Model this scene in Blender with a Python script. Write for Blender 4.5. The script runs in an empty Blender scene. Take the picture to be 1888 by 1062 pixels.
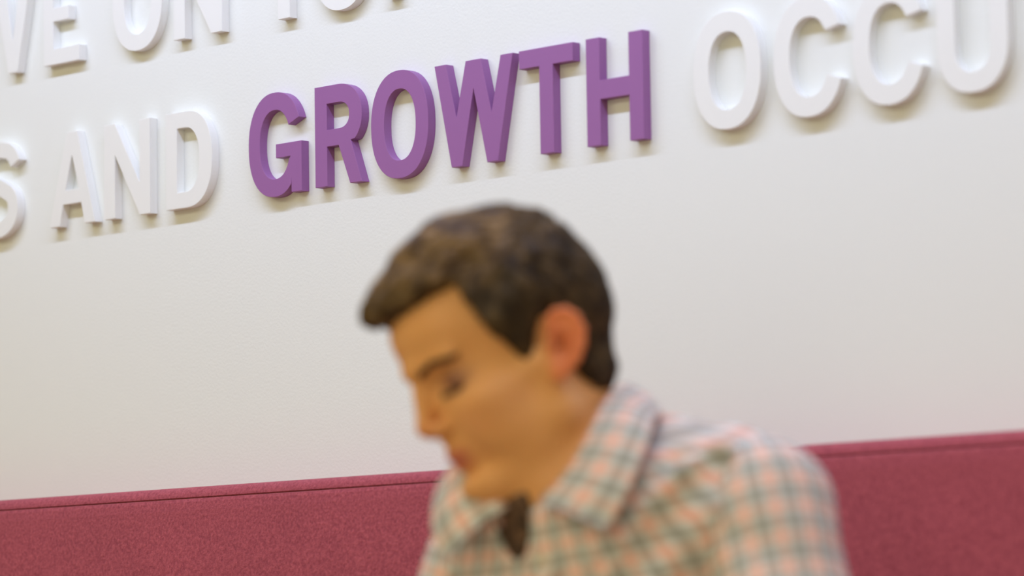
import bpy, math, random
import numpy as np
from mathutils import Vector, Matrix

random.seed(7); rng = np.random.default_rng(7)
scene = bpy.context.scene
COL = scene.collection

# ------------------------------------------------------------------ camera
CAM = np.array([0.0, -3.106, 0.92])
YAW, PITCH, ROLL = 0.78196, 0.10067, -0.01615
fw = np.array([-math.sin(YAW)*math.cos(PITCH), math.cos(YAW)*math.cos(PITCH), math.sin(PITCH)])
r0 = np.array([math.cos(YAW), math.sin(YAW), 0.0]); u0 = np.cross(r0, fw)
rt = math.cos(ROLL)*r0 + math.sin(ROLL)*u0
up = -math.sin(ROLL)*r0 + math.cos(ROLL)*u0
cd = bpy.data.cameras.new('camera'); cam = bpy.data.objects.new('camera', cd); COL.objects.link(cam)
mw = Matrix.Identity(4)
for i in range(3):
    mw[i][0] = rt[i]; mw[i][1] = up[i]; mw[i][2] = -fw[i]; mw[i][3] = CAM[i]
cam.matrix_world = mw
cd.sensor_width = 36.0; cd.lens = 36.0*6832/1888
cd.clip_start = 0.05; cd.clip_end = 60
cd.dof.use_dof = True
cd.dof.focus_distance = 4.61
cd.dof.aperture_fstop = (cd.lens/1000)/0.042
cd.dof.aperture_blades = 0
scene.camera = cam

# ------------------------------------------------------------------ light
scene.view_settings.view_transform = 'Standard'
scene.view_settings.look = 'None'
scene.view_settings.gamma = 1.0
scene.view_settings.use_curve_mapping = False
scene.view_settings.exposure = -0.05
world = bpy.data.worlds.new('world'); scene.world = world; world.use_nodes = True
bg = world.node_tree.nodes['Background']
bg.inputs[0].default_value = (1.0, 0.94, 0.70, 1); bg.inputs[1].default_value = 0.06

def area(name, loc, target, sx, sy, power, color, spread=180):
    ld = bpy.data.lights.new(name, 'AREA'); ld.shape = 'RECTANGLE'; ld.size = sx; ld.size_y = sy
    ld.energy = power; ld.color = color; ld.spread = math.radians(spread)
    o = bpy.data.objects.new(name, ld); COL.objects.link(o); o.location = loc
    d = (Vector(target)-Vector(loc)).normalized()
    o.rotation_euler = d.to_track_quat('-Z', 'Y').to_euler()
    return o
def strip(name, loc, size_x, size_y, tilt, power, color):
    ld = bpy.data.lights.new(name, 'AREA'); ld.shape = 'RECTANGLE'; ld.size = size_x; ld.size_y = size_y
    ld.energy = power; ld.color = color
    o = bpy.data.objects.new(name, ld); COL.objects.link(o); o.location = loc
    o.rotation_euler = (tilt, 0, 0)
    return o
# long cool linear ceiling lamp, parallel to the letter wall
strip('linear_ceiling_lamp', (-2.80, -0.76, 2.60), 3.5, 0.05, math.radians(28), 40.0, (0.54, 0.645, 0.95))
# warm ceiling panels of the room behind the camera
strip('ceiling_panel_lamp', (-1.6, -2.9, 2.66), 3.0, 1.6, 0.0, 30.0, (1.0, 1.0, 0.68))
area('added_fill_lamp', (0.5, -5.4, 1.55), (-2.6, -0.4, 1.15), 2.4, 1.7, 41.0, (1.0, 1.0, 0.70))  # unseen soft fill, added to brighten the man's face and neck
strip('ceiling_panel_lamp.001', (-4.8, -2.6, 2.66), 1.6, 1.6, 0.0, 38.0, (1.0, 1.0, 0.70))

# ------------------------------------------------------------------ materials
def principled(name):
    m = bpy.data.materials.new(name); m.use_nodes = True
    return m, m.node_tree, m.node_tree.nodes['Principled BSDF']
def setv(n, key, v):
    if key in n.inputs: n.inputs[key].default_value = v
def add_bump(nt, bsdf, scale, detail, strength, dist, vec='Object', stretch=None, rough=0.5):
    tc = nt.nodes.new('ShaderNodeTexCoord'); no = nt.nodes.new('ShaderNodeTexNoise')
    no.inputs['Scale'].default_value = scale; no.inputs['Detail'].default_value = detail
    no.inputs['Roughness'].default_value = rough
    src = tc.outputs[vec]
    if stretch:
        mp = nt.nodes.new('ShaderNodeMapping'); mp.inputs['Scale'].default_value = stretch
        nt.links.new(src, mp.inputs[0]); src = mp.outputs[0]
    nt.links.new(src, no.inputs['Vector'])
    b = nt.nodes.new('ShaderNodeBump'); b.inputs['Strength'].default_value = strength; b.inputs['Distance'].default_value = dist
    nt.links.new(no.outputs['Fac'], b.inputs['Height']); nt.links.new(b.outputs[0], bsdf.inputs['Normal'])
    return no
def simple(name, col, rough=0.6, spec=0.5, bump=None):
    m, nt, b = principled(name)
    b.inputs['Base Color'].default_value = (*col, 1); b.inputs['Roughness'].default_value = rough
    setv(b, 'Specular IOR Level', spec)
    if bump: add_bump(nt, b, *bump)
    return m
def srgb(r, g, b):
    f = lambda c: (c/255/12.92) if c/255 <= 0.04045 else ((c/255+0.055)/1.055)**2.4
    return (f(r), f(g), f(b))

M_wall = simple('wall_paint', (0.822, 0.825, 0.79), 0.75, 0.25, (280.0, 3.0, 0.32, 0.0008))
M_room = simple('room_paint', (0.74, 0.64, 0.50), 0.85, 0.2, (60.0, 2.0, 0.1, 0.001))
M_floor = simple('floor_carpet', (0.42, 0.34, 0.24), 0.95, 0.1, (300.0, 2.0, 0.4, 0.003))
M_white = simple('white_letter_paint', (0.86, 0.85, 0.825), 0.45, 0.4, (250.0, 2.0, 0.08, 0.0005))
M_purple = simple('purple_letter_paint', srgb(153, 99, 157), 0.5, 0.35, (250.0, 2.0, 0.08, 0.0005))

def felt(name, c1, c2):
    m, nt, b = principled(name)
    tc = nt.nodes.new('ShaderNodeTexCoord')
    n1 = nt.nodes.new('ShaderNodeTexNoise'); n1.inputs['Scale'].default_value = 260; n1.inputs['Detail'].default_value = 4; n1.inputs['Roughness'].default_value = 0.7
    n2 = nt.nodes.new('ShaderNodeTexNoise'); n2.inputs['Scale'].default_value = 9; n2.inputs['Detail'].default_value = 3
    nt.links.new(tc.outputs['Object'], n1.inputs['Vector']); nt.links.new(tc.outputs['Object'], n2.inputs['Vector'])
    cr = nt.nodes.new('ShaderNodeValToRGB'); cr.color_ramp.elements[0].position = 0.32; cr.color_ramp.elements[1].position = 0.7
    cr.color_ramp.elements[0].color = (*c1, 1); cr.color_ramp.elements[1].color = (*c2, 1)
    nt.links.new(n1.outputs['Fac'], cr.inputs[0])
    mx = nt.nodes.new('ShaderNodeMix'); mx.data_type = 'RGBA'; mx.blend_type = 'MULTIPLY'
    cr2 = nt.nodes.new('ShaderNodeValToRGB'); cr2.color_ramp.elements[0].color = (0.88, 0.88, 0.88, 1); cr2.color_ramp.elements[1].color = (1.06, 1.06, 1.06, 1)
    nt.links.new(n2.outputs['Fac'], cr2.inputs[0])
    mx.inputs[0].default_value = 1.0
    nt.links.new(cr.outputs[0], mx.inputs[6]); nt.links.new(cr2.outputs[0], mx.inputs[7])
    nt.links.new(mx.outputs[2], b.inputs['Base Color'])
    b.inputs['Roughness'].default_value = 0.95
    setv(b, 'Specular IOR Level', 0.1); setv(b, 'Sheen Weight', 0.25); setv(b, 'Sheen Roughness', 0.5); setv(b, 'Sheen Tint', (1, 0.6, 0.75, 1))
    bp = nt.nodes.new('ShaderNodeBump'); bp.inputs['Strength'].default_value = 0.7; bp.inputs['Distance'].default_value = 0.002
    nt.links.new(n1.outputs['Fac'], bp.inputs['Height']); nt.links.new(bp.outputs[0], b.inputs['Normal'])
    return m
M_felt = felt('magenta_wool_felt', srgb(144, 60, 72), srgb(192, 94, 104))
M_piping = simple('magenta_piping', srgb(130, 40, 70), 0.9, 0.1)
M_wood = simple('dark_plinth', (0.10, 0.07, 0.05), 0.6, 0.3, (40.0, 4.0, 0.2, 0.001, 'Object', (1, 8, 8)))

# ------------------------------------------------------------------ helpers
def mesh_obj(name, V, Fc, mat, parent=None, origin=None, smooth=False):
    V = np.asarray(V, float)
    if origin is not None: V = V-np.asarray(origin, float)
    me = bpy.data.meshes.new(name); me.from_pydata(V.tolist(), [], [list(map(int, f)) for f in Fc]); me.update()
    if smooth: me.polygons.foreach_set('use_smooth', [True]*len(me.polygons))
    me.materials.append(mat)
    o = bpy.data.objects.new(name, me); COL.objects.link(o)
    if parent is not None: o.parent = parent
    elif origin is not None: o.location = origin
    return o
def box(x0, x1, y0, y1, z0, z1):
    V = [(x, y, z) for z in (z0, z1) for y in (y0, y1) for x in (x0, x1)]
    return V, [(0, 2, 3, 1), (4, 5, 7, 6), (0, 1, 5, 4), (2, 6, 7, 3), (0, 4, 6, 2), (1, 3, 7, 5)]
def structure(name, b, mat):
    o = mesh_obj(name, *box(*b), mat); o['kind'] = 'structure'; return o

# ------------------------------------------------------------------ room shell
X0, X1, Y0, ZC = -6.6, 2.2, -6.0, 2.72
structure('wall_back', (X0, X1, 0.0, 0.12, 0, ZC), M_wall)
structure('wall_left', (X0-0.12, X0, Y0, 0.12, 0, ZC), M_room)
structure('wall_right', (X1, X1+0.12, Y0, 0.12, 0, ZC), M_room)
structure('wall_front', (X0, X1, Y0-0.12, Y0, 0, ZC), M_room)
structure('floor', (X0-0.12, X1+0.12, Y0-0.12, 0.12, -0.1, 0), M_floor)
structure('ceiling', (X0-0.12, X1+0.12, Y0-0.12, 0.12, ZC, ZC+0.1), M_room)

# ------------------------------------------------------------------ letters (millimetres, cap height 126.5)
CAPH = 126.5; DEPTH = 0.0127
def se(cx, cz, hx, hz, a0, a1, n=40, e=2.25, hx2=None):
    """superellipse arc, degrees, 0 = +x, 90 = +z; hx2: half width of the right hand side's lower quadrant"""
    out = []
    for k in range(n+1):
        a = math.radians(a0+(a1-a0)*k/n); c, s = math.cos(a), math.sin(a)
        h = hx2 if (hx2 and c > 0 and s < 0) else hx
        out.append((cx+h*math.copysign(abs(c)**(2/e), c), cz+hz*math.copysign(abs(s)**(2/e), s)))
    return out
def se_ang(cx, cz, hx, hz, x, z, e=2.25):
    """parameter angle of the point of the superellipse nearest the direction of (x, z)"""
    best = min(range(0, 3600), key=lambda k: (lambda p: (p[0]-x)**2+(p[1]-z)**2)(se(cx, cz, hx, hz, k/10, k/10, 1, e)[0]))
    return best/10
MID = CAPH/2
def O_(w=102):
    return [se(w/2, MID, w/2, 66.8, 0, 360, 88)[:-1], se(w/2+0.5, MID-0.5, 28, 44.2, 0, 360, 72)[:-1]]
def C_(w=100):
    a1 = se_ang(w/2, MID, w/2, 66.8, 97, 94.5); a2 = se_ang(w/2, MID, w/2, 66.8, 97, 34)
    b1 = se_ang(51, MID, 28, 44.2, 74, 89.5); b2 = se_ang(51, MID, 28, 44.2, 75, 41.5)
    return [se(w/2, MID, w/2, 66.8, a1, a2, 70)+se(51, MID, 28, 44.2, b2, b1, 56)]
def G_():
    a1 = se_ang(51, MID, 50.5, 66.8, 97, 94); 
    o = se(51, MID, 50.5, 66.8, a1, 270, 50)
    lo = [p for p in se(51, MID, 45, 66.8, 270, 358, 40) if p[0] < 81.7]
    i1 = se_ang(51, MID, 28, 44.2, 79, 45.5)
    b1 = se_ang(51, MID, 28, 44.2, 76, 86)
    inn = [p for p in se(51, MID, 29, 44.2, i1, b1, 56)]
    return [o+lo+[(81.7, 14.5), (81.7, -0.5), (101.3, -0.5), (101.3, 63.3), (52.7, 63.3), (52.7, 45.7)]+[(80.2, 45.7)]+inn[1:]]
def bowl(cx_, zt, zb, xr, n=24, e=2.2):
    """right hand bowl from (cx, zt) round to (cx, zb)"""
    return se(cx_, (zt+zb)/2, xr-cx_, (zt-zb)/2, 90, -90, n, e)
def R_():
    o = [(0, 0), (0, CAPH), (40, CAPH)]+[p for p in bowl(43, CAPH, 45.5, 86.7, 30) if p[1] > 54.5 or p[0] > 67]
    o = [p for p in o if not (p[1] < 53 and p[0] > 50)]
    o += [(66, 53.8), (86, 0), (64, 0), (43.7, 49.6), (22.3, 49.6), (22.3, 0)]
    return [o, [(22.3, 103.7), (42, 103.7)]+bowl(45, 103.7, 70.8, 63.5, 16)+[(42, 70.8), (22.3, 70.8)]]
def P_():
    o = [(0, 0), (0, CAPH), (40, CAPH)]+bowl(43, CAPH, 45.5, 86.7, 30)+[(22.3, 45.5), (22.3, 0)]
    return [o, [(22.3, 103.7), (42, 103.7)]+bowl(45, 103.7, 68.8, 63.5, 16)+[(42, 68.8), (22.3, 68.8)]]
def D_():
    o = [(0, 0), (0, CAPH), (38, CAPH)]+bowl(42, CAPH, 0, 92.5, 36, 2.3)+[(38, 0)]
    return [o, [(22.5, 105.3), (36, 105.3)]+bowl(38, 105.3, 20.9, 67, 28, 2.3)+[(36, 20.9), (22.5, 20.9)]]
def A_():
    return [[(0, 0), (37.5, CAPH), (60.5, CAPH), (98, 0), (75.3, 0), (68.3, 28.8), (29.4, 28.8), (22.3, 0)], [(34.5, 48), (48.8, 95), (63.2, 48)]]
def N_(w=95):
    return [[(0, 0), (0, CAPH), (22.3, CAPH), (w-21.5, 44), (w-21.5, CAPH), (w, CAPH), (w, 0), (w-21.5, 0), (22.3, 84.5), (22.3, 0)]]
def W_():
    return [[(0, CAPH), (20, CAPH), (37, 60), (54, CAPH), (80, CAPH), (97, 60), (113.5, CAPH), (134, CAPH), (106.5, 0), (88.5, 0), (66.8, 92), (45.8, 0), (27.5, 0)]]
def T_():
    return [[(0, CAPH), (88.6, CAPH), (88.6, 104.7), (55.6, 104.7), (55.6, 0), (33.2, 0), (33.2, 104.7), (0, 104.7)]]
def H_():
    return [[(0, 0), (0, CAPH), (21.8, CAPH), (21.8, 76), (68, 76), (68, CAPH), (90, CAPH), (90, 0), (68, 0), (68, 53.6), (21.8, 53.6), (21.8, 0)]]
def V_():
    return [[(0, CAPH), (22.5, CAPH), (40, 44.7), (57.5, CAPH), (80, CAPH), (50.2, 0), (29.8, 0)]]
def E_():
    return [[(0, 0), (0, CAPH), (75, CAPH), (75, 105.3), (20.5, 105.3), (20.5, 77.6), (54, 77.6), (54, 58.8), (20.5, 58.8), (20.5, 21.2), (76.5, 21.2), (76.5, 0)]]
def U_(w=94):
    o = [(0, CAPH), (23.5, CAPH)]+se(w/2, 46, w/2-23.5, 27, 180, 360, 40)+[(w-23.5, CAPH), (w, CAPH)]
    return [o+se(w/2, 50, w/2, 53.5, 0, -180, 48)]
def S_():
    # centre line of the S as a thick stroke, offset both ways
    pts = [(83, 97), (78, 107), (66, 115.5), (46, 118.5), (26, 115), (14, 104), (13, 91), (21, 78.5), (38, 70), (58, 62), (74, 52), (78.5, 36), (74, 21), (60, 11), (43, 7.5), (24, 11), (12, 22), (8, 34)]
    P = []
    for k in range(len(pts)-1):
        p0 = np.array(pts[max(k-1, 0)]); p1 = np.array(pts[k]); p2 = np.array(pts[k+1]); p3 = np.array(pts[min(k+2, len(pts)-1)])
        for t in np.linspace(0, 1, 6, endpoint=False):
            P.append(0.5*((2*p1)+(-p0+p2)*t+(2*p0-5*p1+4*p2-p3)*t*t+(-p0+3*p1-3*p2+p3)*t**3))
    P.append(np.array(pts[-1], float)); P = np.array(P)
    T = np.gradient(P, axis=0); T /= np.linalg.norm(T, axis=1)[:, None]; Nn = np.stack([-T[:, 1], T[:, 0]], 1)
    a = P+Nn*11; b = P-Nn*11
    return [[tuple(p) for p in a]+[tuple(p) for p in b[::-1]]]

def letter(ch, loops, x_mm, z_base, mat, label, group):
    cu = bpy.data.curves.new('tmp', 'CURVE'); cu.dimensions = '2D'; cu.fill_mode = 'BOTH'
    cu.extrude = DEPTH/2-0.0003; cu.bevel_depth = 0.0003; cu.bevel_resolution = 0; cu.offset = -0.0003
    for lp in loops:
        sp = cu.splines.new('POLY'); sp.points.add(len(lp)-1)
        for p, q in zip(sp.points, lp): p.co = (q[0]/1000, q[1]/1000, 0, 1)
        sp.use_cyclic_u = True
    tmp = bpy.data.objects.new('tmp', cu); COL.objects.link(tmp)
    bpy.context.view_layer.update()
    me = bpy.data.meshes.new_from_object(tmp.evaluated_get(bpy.context.evaluated_depsgraph_get()))
    bpy.data.objects.remove(tmp); bpy.data.curves.remove(cu)
    me.name = 'letter'
    me.materials.clear(); me.materials.append(mat)
    # curve lies in XY: turn it to stand on the wall (x along the wall, y up -> z, thickness -> y)
    for v in me.vertices:
        x, y, z = v.co; v.co = (x, -z, y)
    me.update()
    me.polygons.foreach_set('use_smooth', [False]*len(me.polygons))
    o = bpy.data.objects.new('raised_letter', me); COL.objects.link(o)
    o.location = (x_mm/1000, -DEPTH/2-0.0001, z_base)
    o['label'] = label; o['category'] = 'letter'; o['group'] = group
    return o
ZA, ZB = 1.737, 1.5145
GA, GB, GC, GD = 'white letters of the upper line', 'white letters of AND', 'purple letters of GROWTH', 'white letters of OCCU'
for ch, lp, x, lab in (
    ('V', V_(), -4072.3, 'white raised letter V, leftmost of the cropped upper line on the wall'),
    ('E', E_(), -3963.2, 'white raised letter E of the cropped upper line, beside the V'),
    ('O', O_(), -3814.5, 'white raised letter O of the word ON in the cropped upper line'),
    ('N', N_(96.5), -3688.5, 'white raised letter N, end of the word ON in the cropped upper line'),
    ('T', T_(), -3516.3, 'white raised letter T of the upper line, only its stem foot in view'),
    ('O', O_(), -3416.5, 'white raised letter O of the upper line above the purple R, bowl only'),
    ('P', P_(), -3285.7, 'white raised letter P ending the upper line, only its stem foot in view')):
    letter(ch, lp, x, ZA, M_white, lab, GA)
letter('S', S_(), -4111.5, ZB, M_white, 'white raised letter S cut off by the left edge, before AND', 'white letters of the cut word before AND')
for ch, lp, x, lab in (
    ('A', A_(), -3952.0, 'white raised letter A, first of the word AND on the wall'),
    ('N', N_(), -3834.2, 'white raised letter N in the middle of the word AND'),
    ('D', D_(), -3706.5, 'white raised letter D, last of AND, next to the purple G')):
    letter(ch, lp, x, ZB, M_white, lab, GB)
for ch, lp, x, lab in (
    ('G', G_(), -3542.6, 'purple raised letter G, first of the word GROWTH'),
    ('R', R_(), -3415.9, 'purple raised letter R, second of the word GROWTH'),
    ('O', O_(), -3312.8, 'purple raised letter O in the word GROWTH'),
    ('W', W_(), -3198.8, 'purple raised letter W in the word GROWTH'),
    ('T', T_(), -3054.4, 'purple raised letter T in the word GROWTH'),
    ('H', H_(), -2944.8, 'purple raised letter H, last of the word GROWTH')):
    letter(ch, lp, x, ZB, M_purple, lab, GC)
for ch, lp, x, lab in (
    ('O', O_(101), -2777.2, 'blurred white raised letter O right of the purple H'),
    ('C', C_(), -2657.3, 'blurred white raised letter C next to the white O, first of the two Cs'),
    ('C', C_(), -2543.7, 'blurred white raised letter C next to the U, second of the two Cs'),
    ('U', U_(), -2427.5, 'blurred white raised letter U at the right end of the line')):
    letter(ch, lp, x, ZB, M_white, lab, GD)

# ------------------------------------------------------------------ upholstered bench along the wall
def extrude_profile(prof, x0, x1, nx, bulge=None):
    n = len(prof); V = []; Fc = []
    for i in range(nx+1):
        x = x0+(x1-x0)*i/nx
        for (y, z) in prof: V.append((x, y, z))
    for i in range(nx):
        for j in range(n):
            a = i*n+j; b = i*n+(j+1) % n
            Fc.append((a, b, b+n, a+n))
    Fc.append(tuple(range(n))[::-1]); Fc.append(tuple(range(nx*n, nx*n+n)))
    return V, Fc
BX0, BX1 = -6.2, 0.6
bench = bpy.data.objects.new('upholstered_bench', None); COL.objects.link(bench); bench.location = (-2.8, -0.3, 0)
bench['label'] = 'long magenta wool upholstered bench with high back against the white wall'; bench['category'] = 'bench'
BO = (-2.8, -0.3, 0)
def arc(cy, cz, r, a0, a1, n=8):
    return [(cy+r*math.cos(math.radians(a0+(a1-a0)*k/n)), cz+r*math.sin(math.radians(a0+(a1-a0)*k/n))) for k in range(n+1)]
zt = 1.1455
prof = [(-0.002, 0.42), (-0.002, zt)]+arc(-0.086, zt-0.014, 0.014, 90, 176, 10)
prof += [(-0.1002, zt-0.0132), (-0.0985, zt-0.0142), (-0.0975, zt-0.0148), (-0.1015, zt-0.0158), (-0.1028, zt-0.0195), (-0.104, zt-0.03), (-0.106, zt-0.10), (-0.107, 0.80), (-0.104, 0.55), (-0.10, 0.42)]
o = mesh_obj('backrest', *extrude_profile(prof[::-1], BX0, BX1, 1), M_felt, bench, BO)
sp_ = [(-0.105, 0.30), (-0.105, 0.430)]+arc(-0.66, 0.395, 0.035, 90, 180, 8)+[(-0.697, 0.34), (-0.69, 0.30)]
mesh_obj('seat_cushion', *extrude_profile(sp_[::-1], BX0, BX1, 1), M_felt, bench, BO)
mesh_obj('base', *box(BX0+0.02, BX1-0.02, -0.66, -0.004, 0.0, 0.30), M_wood, bench, BO)

# ------------------------------------------------------------------ the man: signed-distance sculpting (metres in the world, millimetres in the head's own frame)
def ell(p, c, r):
    q = (p-np.array(c, np.float32))/np.array(r, np.float32)
    k0 = np.sqrt((q*q).sum(-1)); q2 = q/np.array(r, np.float32); k1 = np.sqrt((q2*q2).sum(-1))+1e-9
    return k0*(k0-1)/k1
def ellr(p, c, r, R):
    """ellipsoid with own axes: rows of R are its axes"""
    q = (p-np.array(c, np.float32)) @ np.array(R, np.float32).T
    return ell(q, (0, 0, 0), r)
def sph(p, c, r):
    d = p-np.array(c, np.float32); return np.sqrt((d*d).sum(-1))-r
def cap(p, a, b, ra, rb=None):
    rb = ra if rb is None else rb
    a = np.array(a, np.float32); b = np.array(b, np.float32); ab = b-a
    t = np.clip(((p-a) @ ab)/max((ab*ab).sum(), 1e-9), 0, 1)
    d = p-a-t[..., None]*ab
    return np.sqrt((d*d).sum(-1))-(ra+(rb-ra)*t)
def smin(a, b, k):
    h = np.clip(0.5+0.5*(b-a)/k, 0, 1); return b+(a-b)*h-k*h*(1-h)
def smax(a, b, k): return -smin(-a, -b, k)
def sym(p):
    q = p.copy(); q[..., 1] = np.abs(q[..., 1]); return q

def surface_nets(V, ax):
    """V[nx, ny, nz] samples on the grid of ax = (xs, ys, zs): a closed quad mesh of the zero level"""
    xs, ys, zs = ax; nx, ny, nz = V.shape
    S = V < 0
    c = np.zeros((nx-1, ny-1, nz-1), np.int8)
    for i in (0, 1):
        for j in (0, 1):
            for k in (0, 1):
                c += S[i:nx-1+i, j:ny-1+j, k:nz-1+k]
    I, J, K = np.nonzero((c > 0) & (c < 8))
    acc = np.zeros((len(I), 3)); cnt = np.zeros(len(I))
    E = []
    for d in range(3):
        o = [q for q in range(3) if q != d]
        for u in (0, 1):
            for v in (0, 1):
                a = [0, 0, 0]; a[o[0]] = u; a[o[1]] = v; b = list(a); b[d] = 1; E.append((a, b))
    for a, b in E:
        va = V[I+a[0], J+a[1], K+a[2]]; vb = V[I+b[0], J+b[1], K+b[2]]
        m = (va < 0) != (vb < 0)
        t = np.where(m, va/np.where(m, va-vb, 1), 0)
        pa = np.stack([xs[I+a[0]], ys[J+a[1]], zs[K+a[2]]], 1); pb = np.stack([xs[I+b[0]], ys[J+b[1]], zs[K+b[2]]], 1)
        acc += np.where(m[:, None], pa+(pb-pa)*t[:, None], 0); cnt += m
    P = acc/cnt[:, None]
    idx = -np.ones((nx-1, ny-1, nz-1), np.int32); idx[I, J, K] = np.arange(len(I))
    F = []
    for d in range(3):
        o = [(d+1) % 3, (d+2) % 3]
        sl0 = [slice(1, -1)]*3; sl0[d] = slice(0, -1); sl1 = [slice(1, -1)]*3; sl1[d] = slice(1, None)
        a = S[tuple(sl0)]; b = S[tuple(sl1)]
        A = np.argwhere(a != b)
        if not len(A): continue
        fl = a[tuple(A.T)]
        base = A.copy()
        base[:, o[0]] += 1; base[:, o[1]] += 1
        def g(du, dv):
            q = base.copy(); q[:, o[0]] -= du; q[:, o[1]] -= dv; return idx[q[:, 0], q[:, 1], q[:, 2]]
        q = np.stack([g(1, 1), g(0, 1), g(0, 0), g(1, 0)], 1)
        q[~fl] = q[~fl][:, ::-1]; F.append(q)
    F = np.concatenate(F); F = F[(F >= 0).all(1)]
    return P, F
def relax(P, F, n, w=0.5):
    e = np.concatenate([F[:, [0, 1]], F[:, [1, 2]], F[:, [2, 3]], F[:, [3, 0]]])
    for k in range(n):
        A = np.zeros_like(P); c = np.zeros(len(P))
        np.add.at(A, e[:, 0], P[e[:, 1]]); np.add.at(A, e[:, 1], P[e[:, 0]]); np.add.at(c, e[:, 0], 1); np.add.at(c, e[:, 1], 1)
        P = P+(A/np.maximum(c, 1)[:, None]-P)*(w if k % 2 == 0 else -w*1.03)
    return P
def grid_eval(f, ax, chunk=400000):
    xs, ys, zs = [np.asarray(a, np.float32) for a in ax]
    G = np.stack(np.meshgrid(xs, ys, zs, indexing='ij'), -1).reshape(-1, 3)
    out = np.empty(len(G), np.float32)
    for i in range(0, len(G), chunk): out[i:i+chunk] = f(G[i:i+chunk])
    return out.reshape(len(xs), len(ys), len(zs))
def np_mesh(name, P, F, mat, parent, origin, attr=None, smooth=True):
    me = bpy.data.meshes.new(name); P = np.asarray(P, np.float32)-np.asarray(origin, np.float32); F = np.asarray(F, np.int32)
    me.vertices.add(len(P)); me.vertices.foreach_set('co', P.ravel())
    k = F.shape[1]
    me.loops.add(F.size); me.loops.foreach_set('vertex_index', F.ravel())
    me.polygons.add(len(F)); me.polygons.foreach_set('loop_start', np.arange(0, F.size, k, dtype=np.int32)); me.polygons.foreach_set('loop_total', np.full(len(F), k, np.int32))
    me.update(calc_edges=True); me.validate()
    if smooth: me.polygons.foreach_set('use_smooth', np.ones(len(me.polygons), bool))
    for an, (ty, dat) in (attr or {}).items():
        a = me.attributes.new(an, ty, 'POINT'); a.data.foreach_set('color' if ty == 'FLOAT_COLOR' else 'vector' if ty == 'FLOAT_VECTOR' else 'value', np.asarray(dat, np.float32).ravel())
    me.materials.append(mat)
    o = bpy.data.objects.new(name, me); COL.objects.link(o); o.parent = parent
    return o
def vnoise(p, seed=0):
    """smooth value noise in [-1, 1]"""
    p = np.asarray(p, np.float32); i = np.floor(p).astype(np.int64); f = p-i; f = f*f*(3-2*f)
    def h(a, b, c):
        n = (a*374761393+b*668265263+c*2147483647+seed*974634777) & 0xffffffff
        n = ((n ^ (n >> 13))*1274126177) & 0xffffffff
        return ((n ^ (n >> 16)) & 0xffff).astype(np.float32)/32767.5-1
    out = 0
    for dx in (0, 1):
        for dy in (0, 1):
            for dz in (0, 1):
                w = (f[..., 0] if dx else 1-f[..., 0])*(f[..., 1] if dy else 1-f[..., 1])*(f[..., 2] if dz else 1-f[..., 2])
                out = out+w*h(i[..., 0]+dx, i[..., 1]+dy, i[..., 2]+dz)
    return out

# head frame: X out of the face, Y to the man's left, Z up through the crown; yaw, pitch (nose down), roll
HR = np.array([[-0.33950887, 0.90555616, -0.25436542], [-0.84031395, -0.4135134, -0.35054121], [-0.42261826, 0.09473496, 0.90134294]])
HO = np.array([-2.29103631, -0.7923389, 1.18349377])
def to_head(w): return ((w-HO.astype(np.float32)) @ HR.astype(np.float32))*1000
def from_head(h): return HO+(np.asarray(h)/1000) @ HR.T

EAR_PTS = None
def ear_sdf(q):
    # q already mirrored to y > 0; the ear leans back and stands off the skull
    lean = math.radians(27); off = math.radians(24)
    ez = np.array([-math.sin(lean), 0.10, math.cos(lean)]); ez /= np.linalg.norm(ez)
    ex = np.array([math.cos(lean)*math.cos(off), -math.sin(off), math.sin(lean)*math.cos(off)])
    ex -= ez*(ex @ ez); ex /= np.linalg.norm(ex); ey = np.cross(ez, ex)
    if ey[1] < 0: ey = -ey
    c = np.array([-11.0, 78.0, -4.0])
    L = np.stack([(q-c.astype(np.float32)) @ ex.astype(np.float32), (q-c.astype(np.float32)) @ ey.astype(np.float32), (q-c.astype(np.float32)) @ ez.astype(np.float32)], -1)
    d = ell(L, (0, 0, 3), (16.5, 3.6, 29))
    d = smin(d, ell(L, (4, 0.5, -22), (9, 4.2, 11)), 4)
    # helix rim, from the crus over the top and down the back
    pts = [(6, 0, 4), (12, 1, 12), (13, 2, 21), (8, 2.6, 28), (-2, 3, 30), (-11, 3, 25), (-17, 2.6, 14), (-17, 2, 1), (-13, 1.5, -11), (-6, 1, -20)]
    for a, b in zip(pts[:-1], pts[1:]): d = smin(d, cap(L, a, b, 2.9), 3.2)
    an = [(-3, 1.5, 22), (-8, 2.4, 12), (-9, 2.6, 0), (-5, 2.4, -10), (2, 2, -15)]
    for a, b in zip(an[:-1], an[1:]): d = smin(d, cap(L, a, b, 2.4), 2.0)
    d = smax(d, -ell(L, (1.5, 4, -1), (7.5, 5.5, 12)), 2.5)
    d = smin(d, cap(L, (10, 1.5, -5), (9, 2, -1), 3.2), 3)          # tragus
    return d
def skull_sdf(q):
    d = ell(q, (-5, 0, 47), (89, 72, 76))
    d = smin(d, ell(q, (-42, 0, 30), (52, 60, 56)), 12)
    d = smin(d, ell(q, (50, 0, 55), (48, 53, 45)), 14)
    return d
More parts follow.
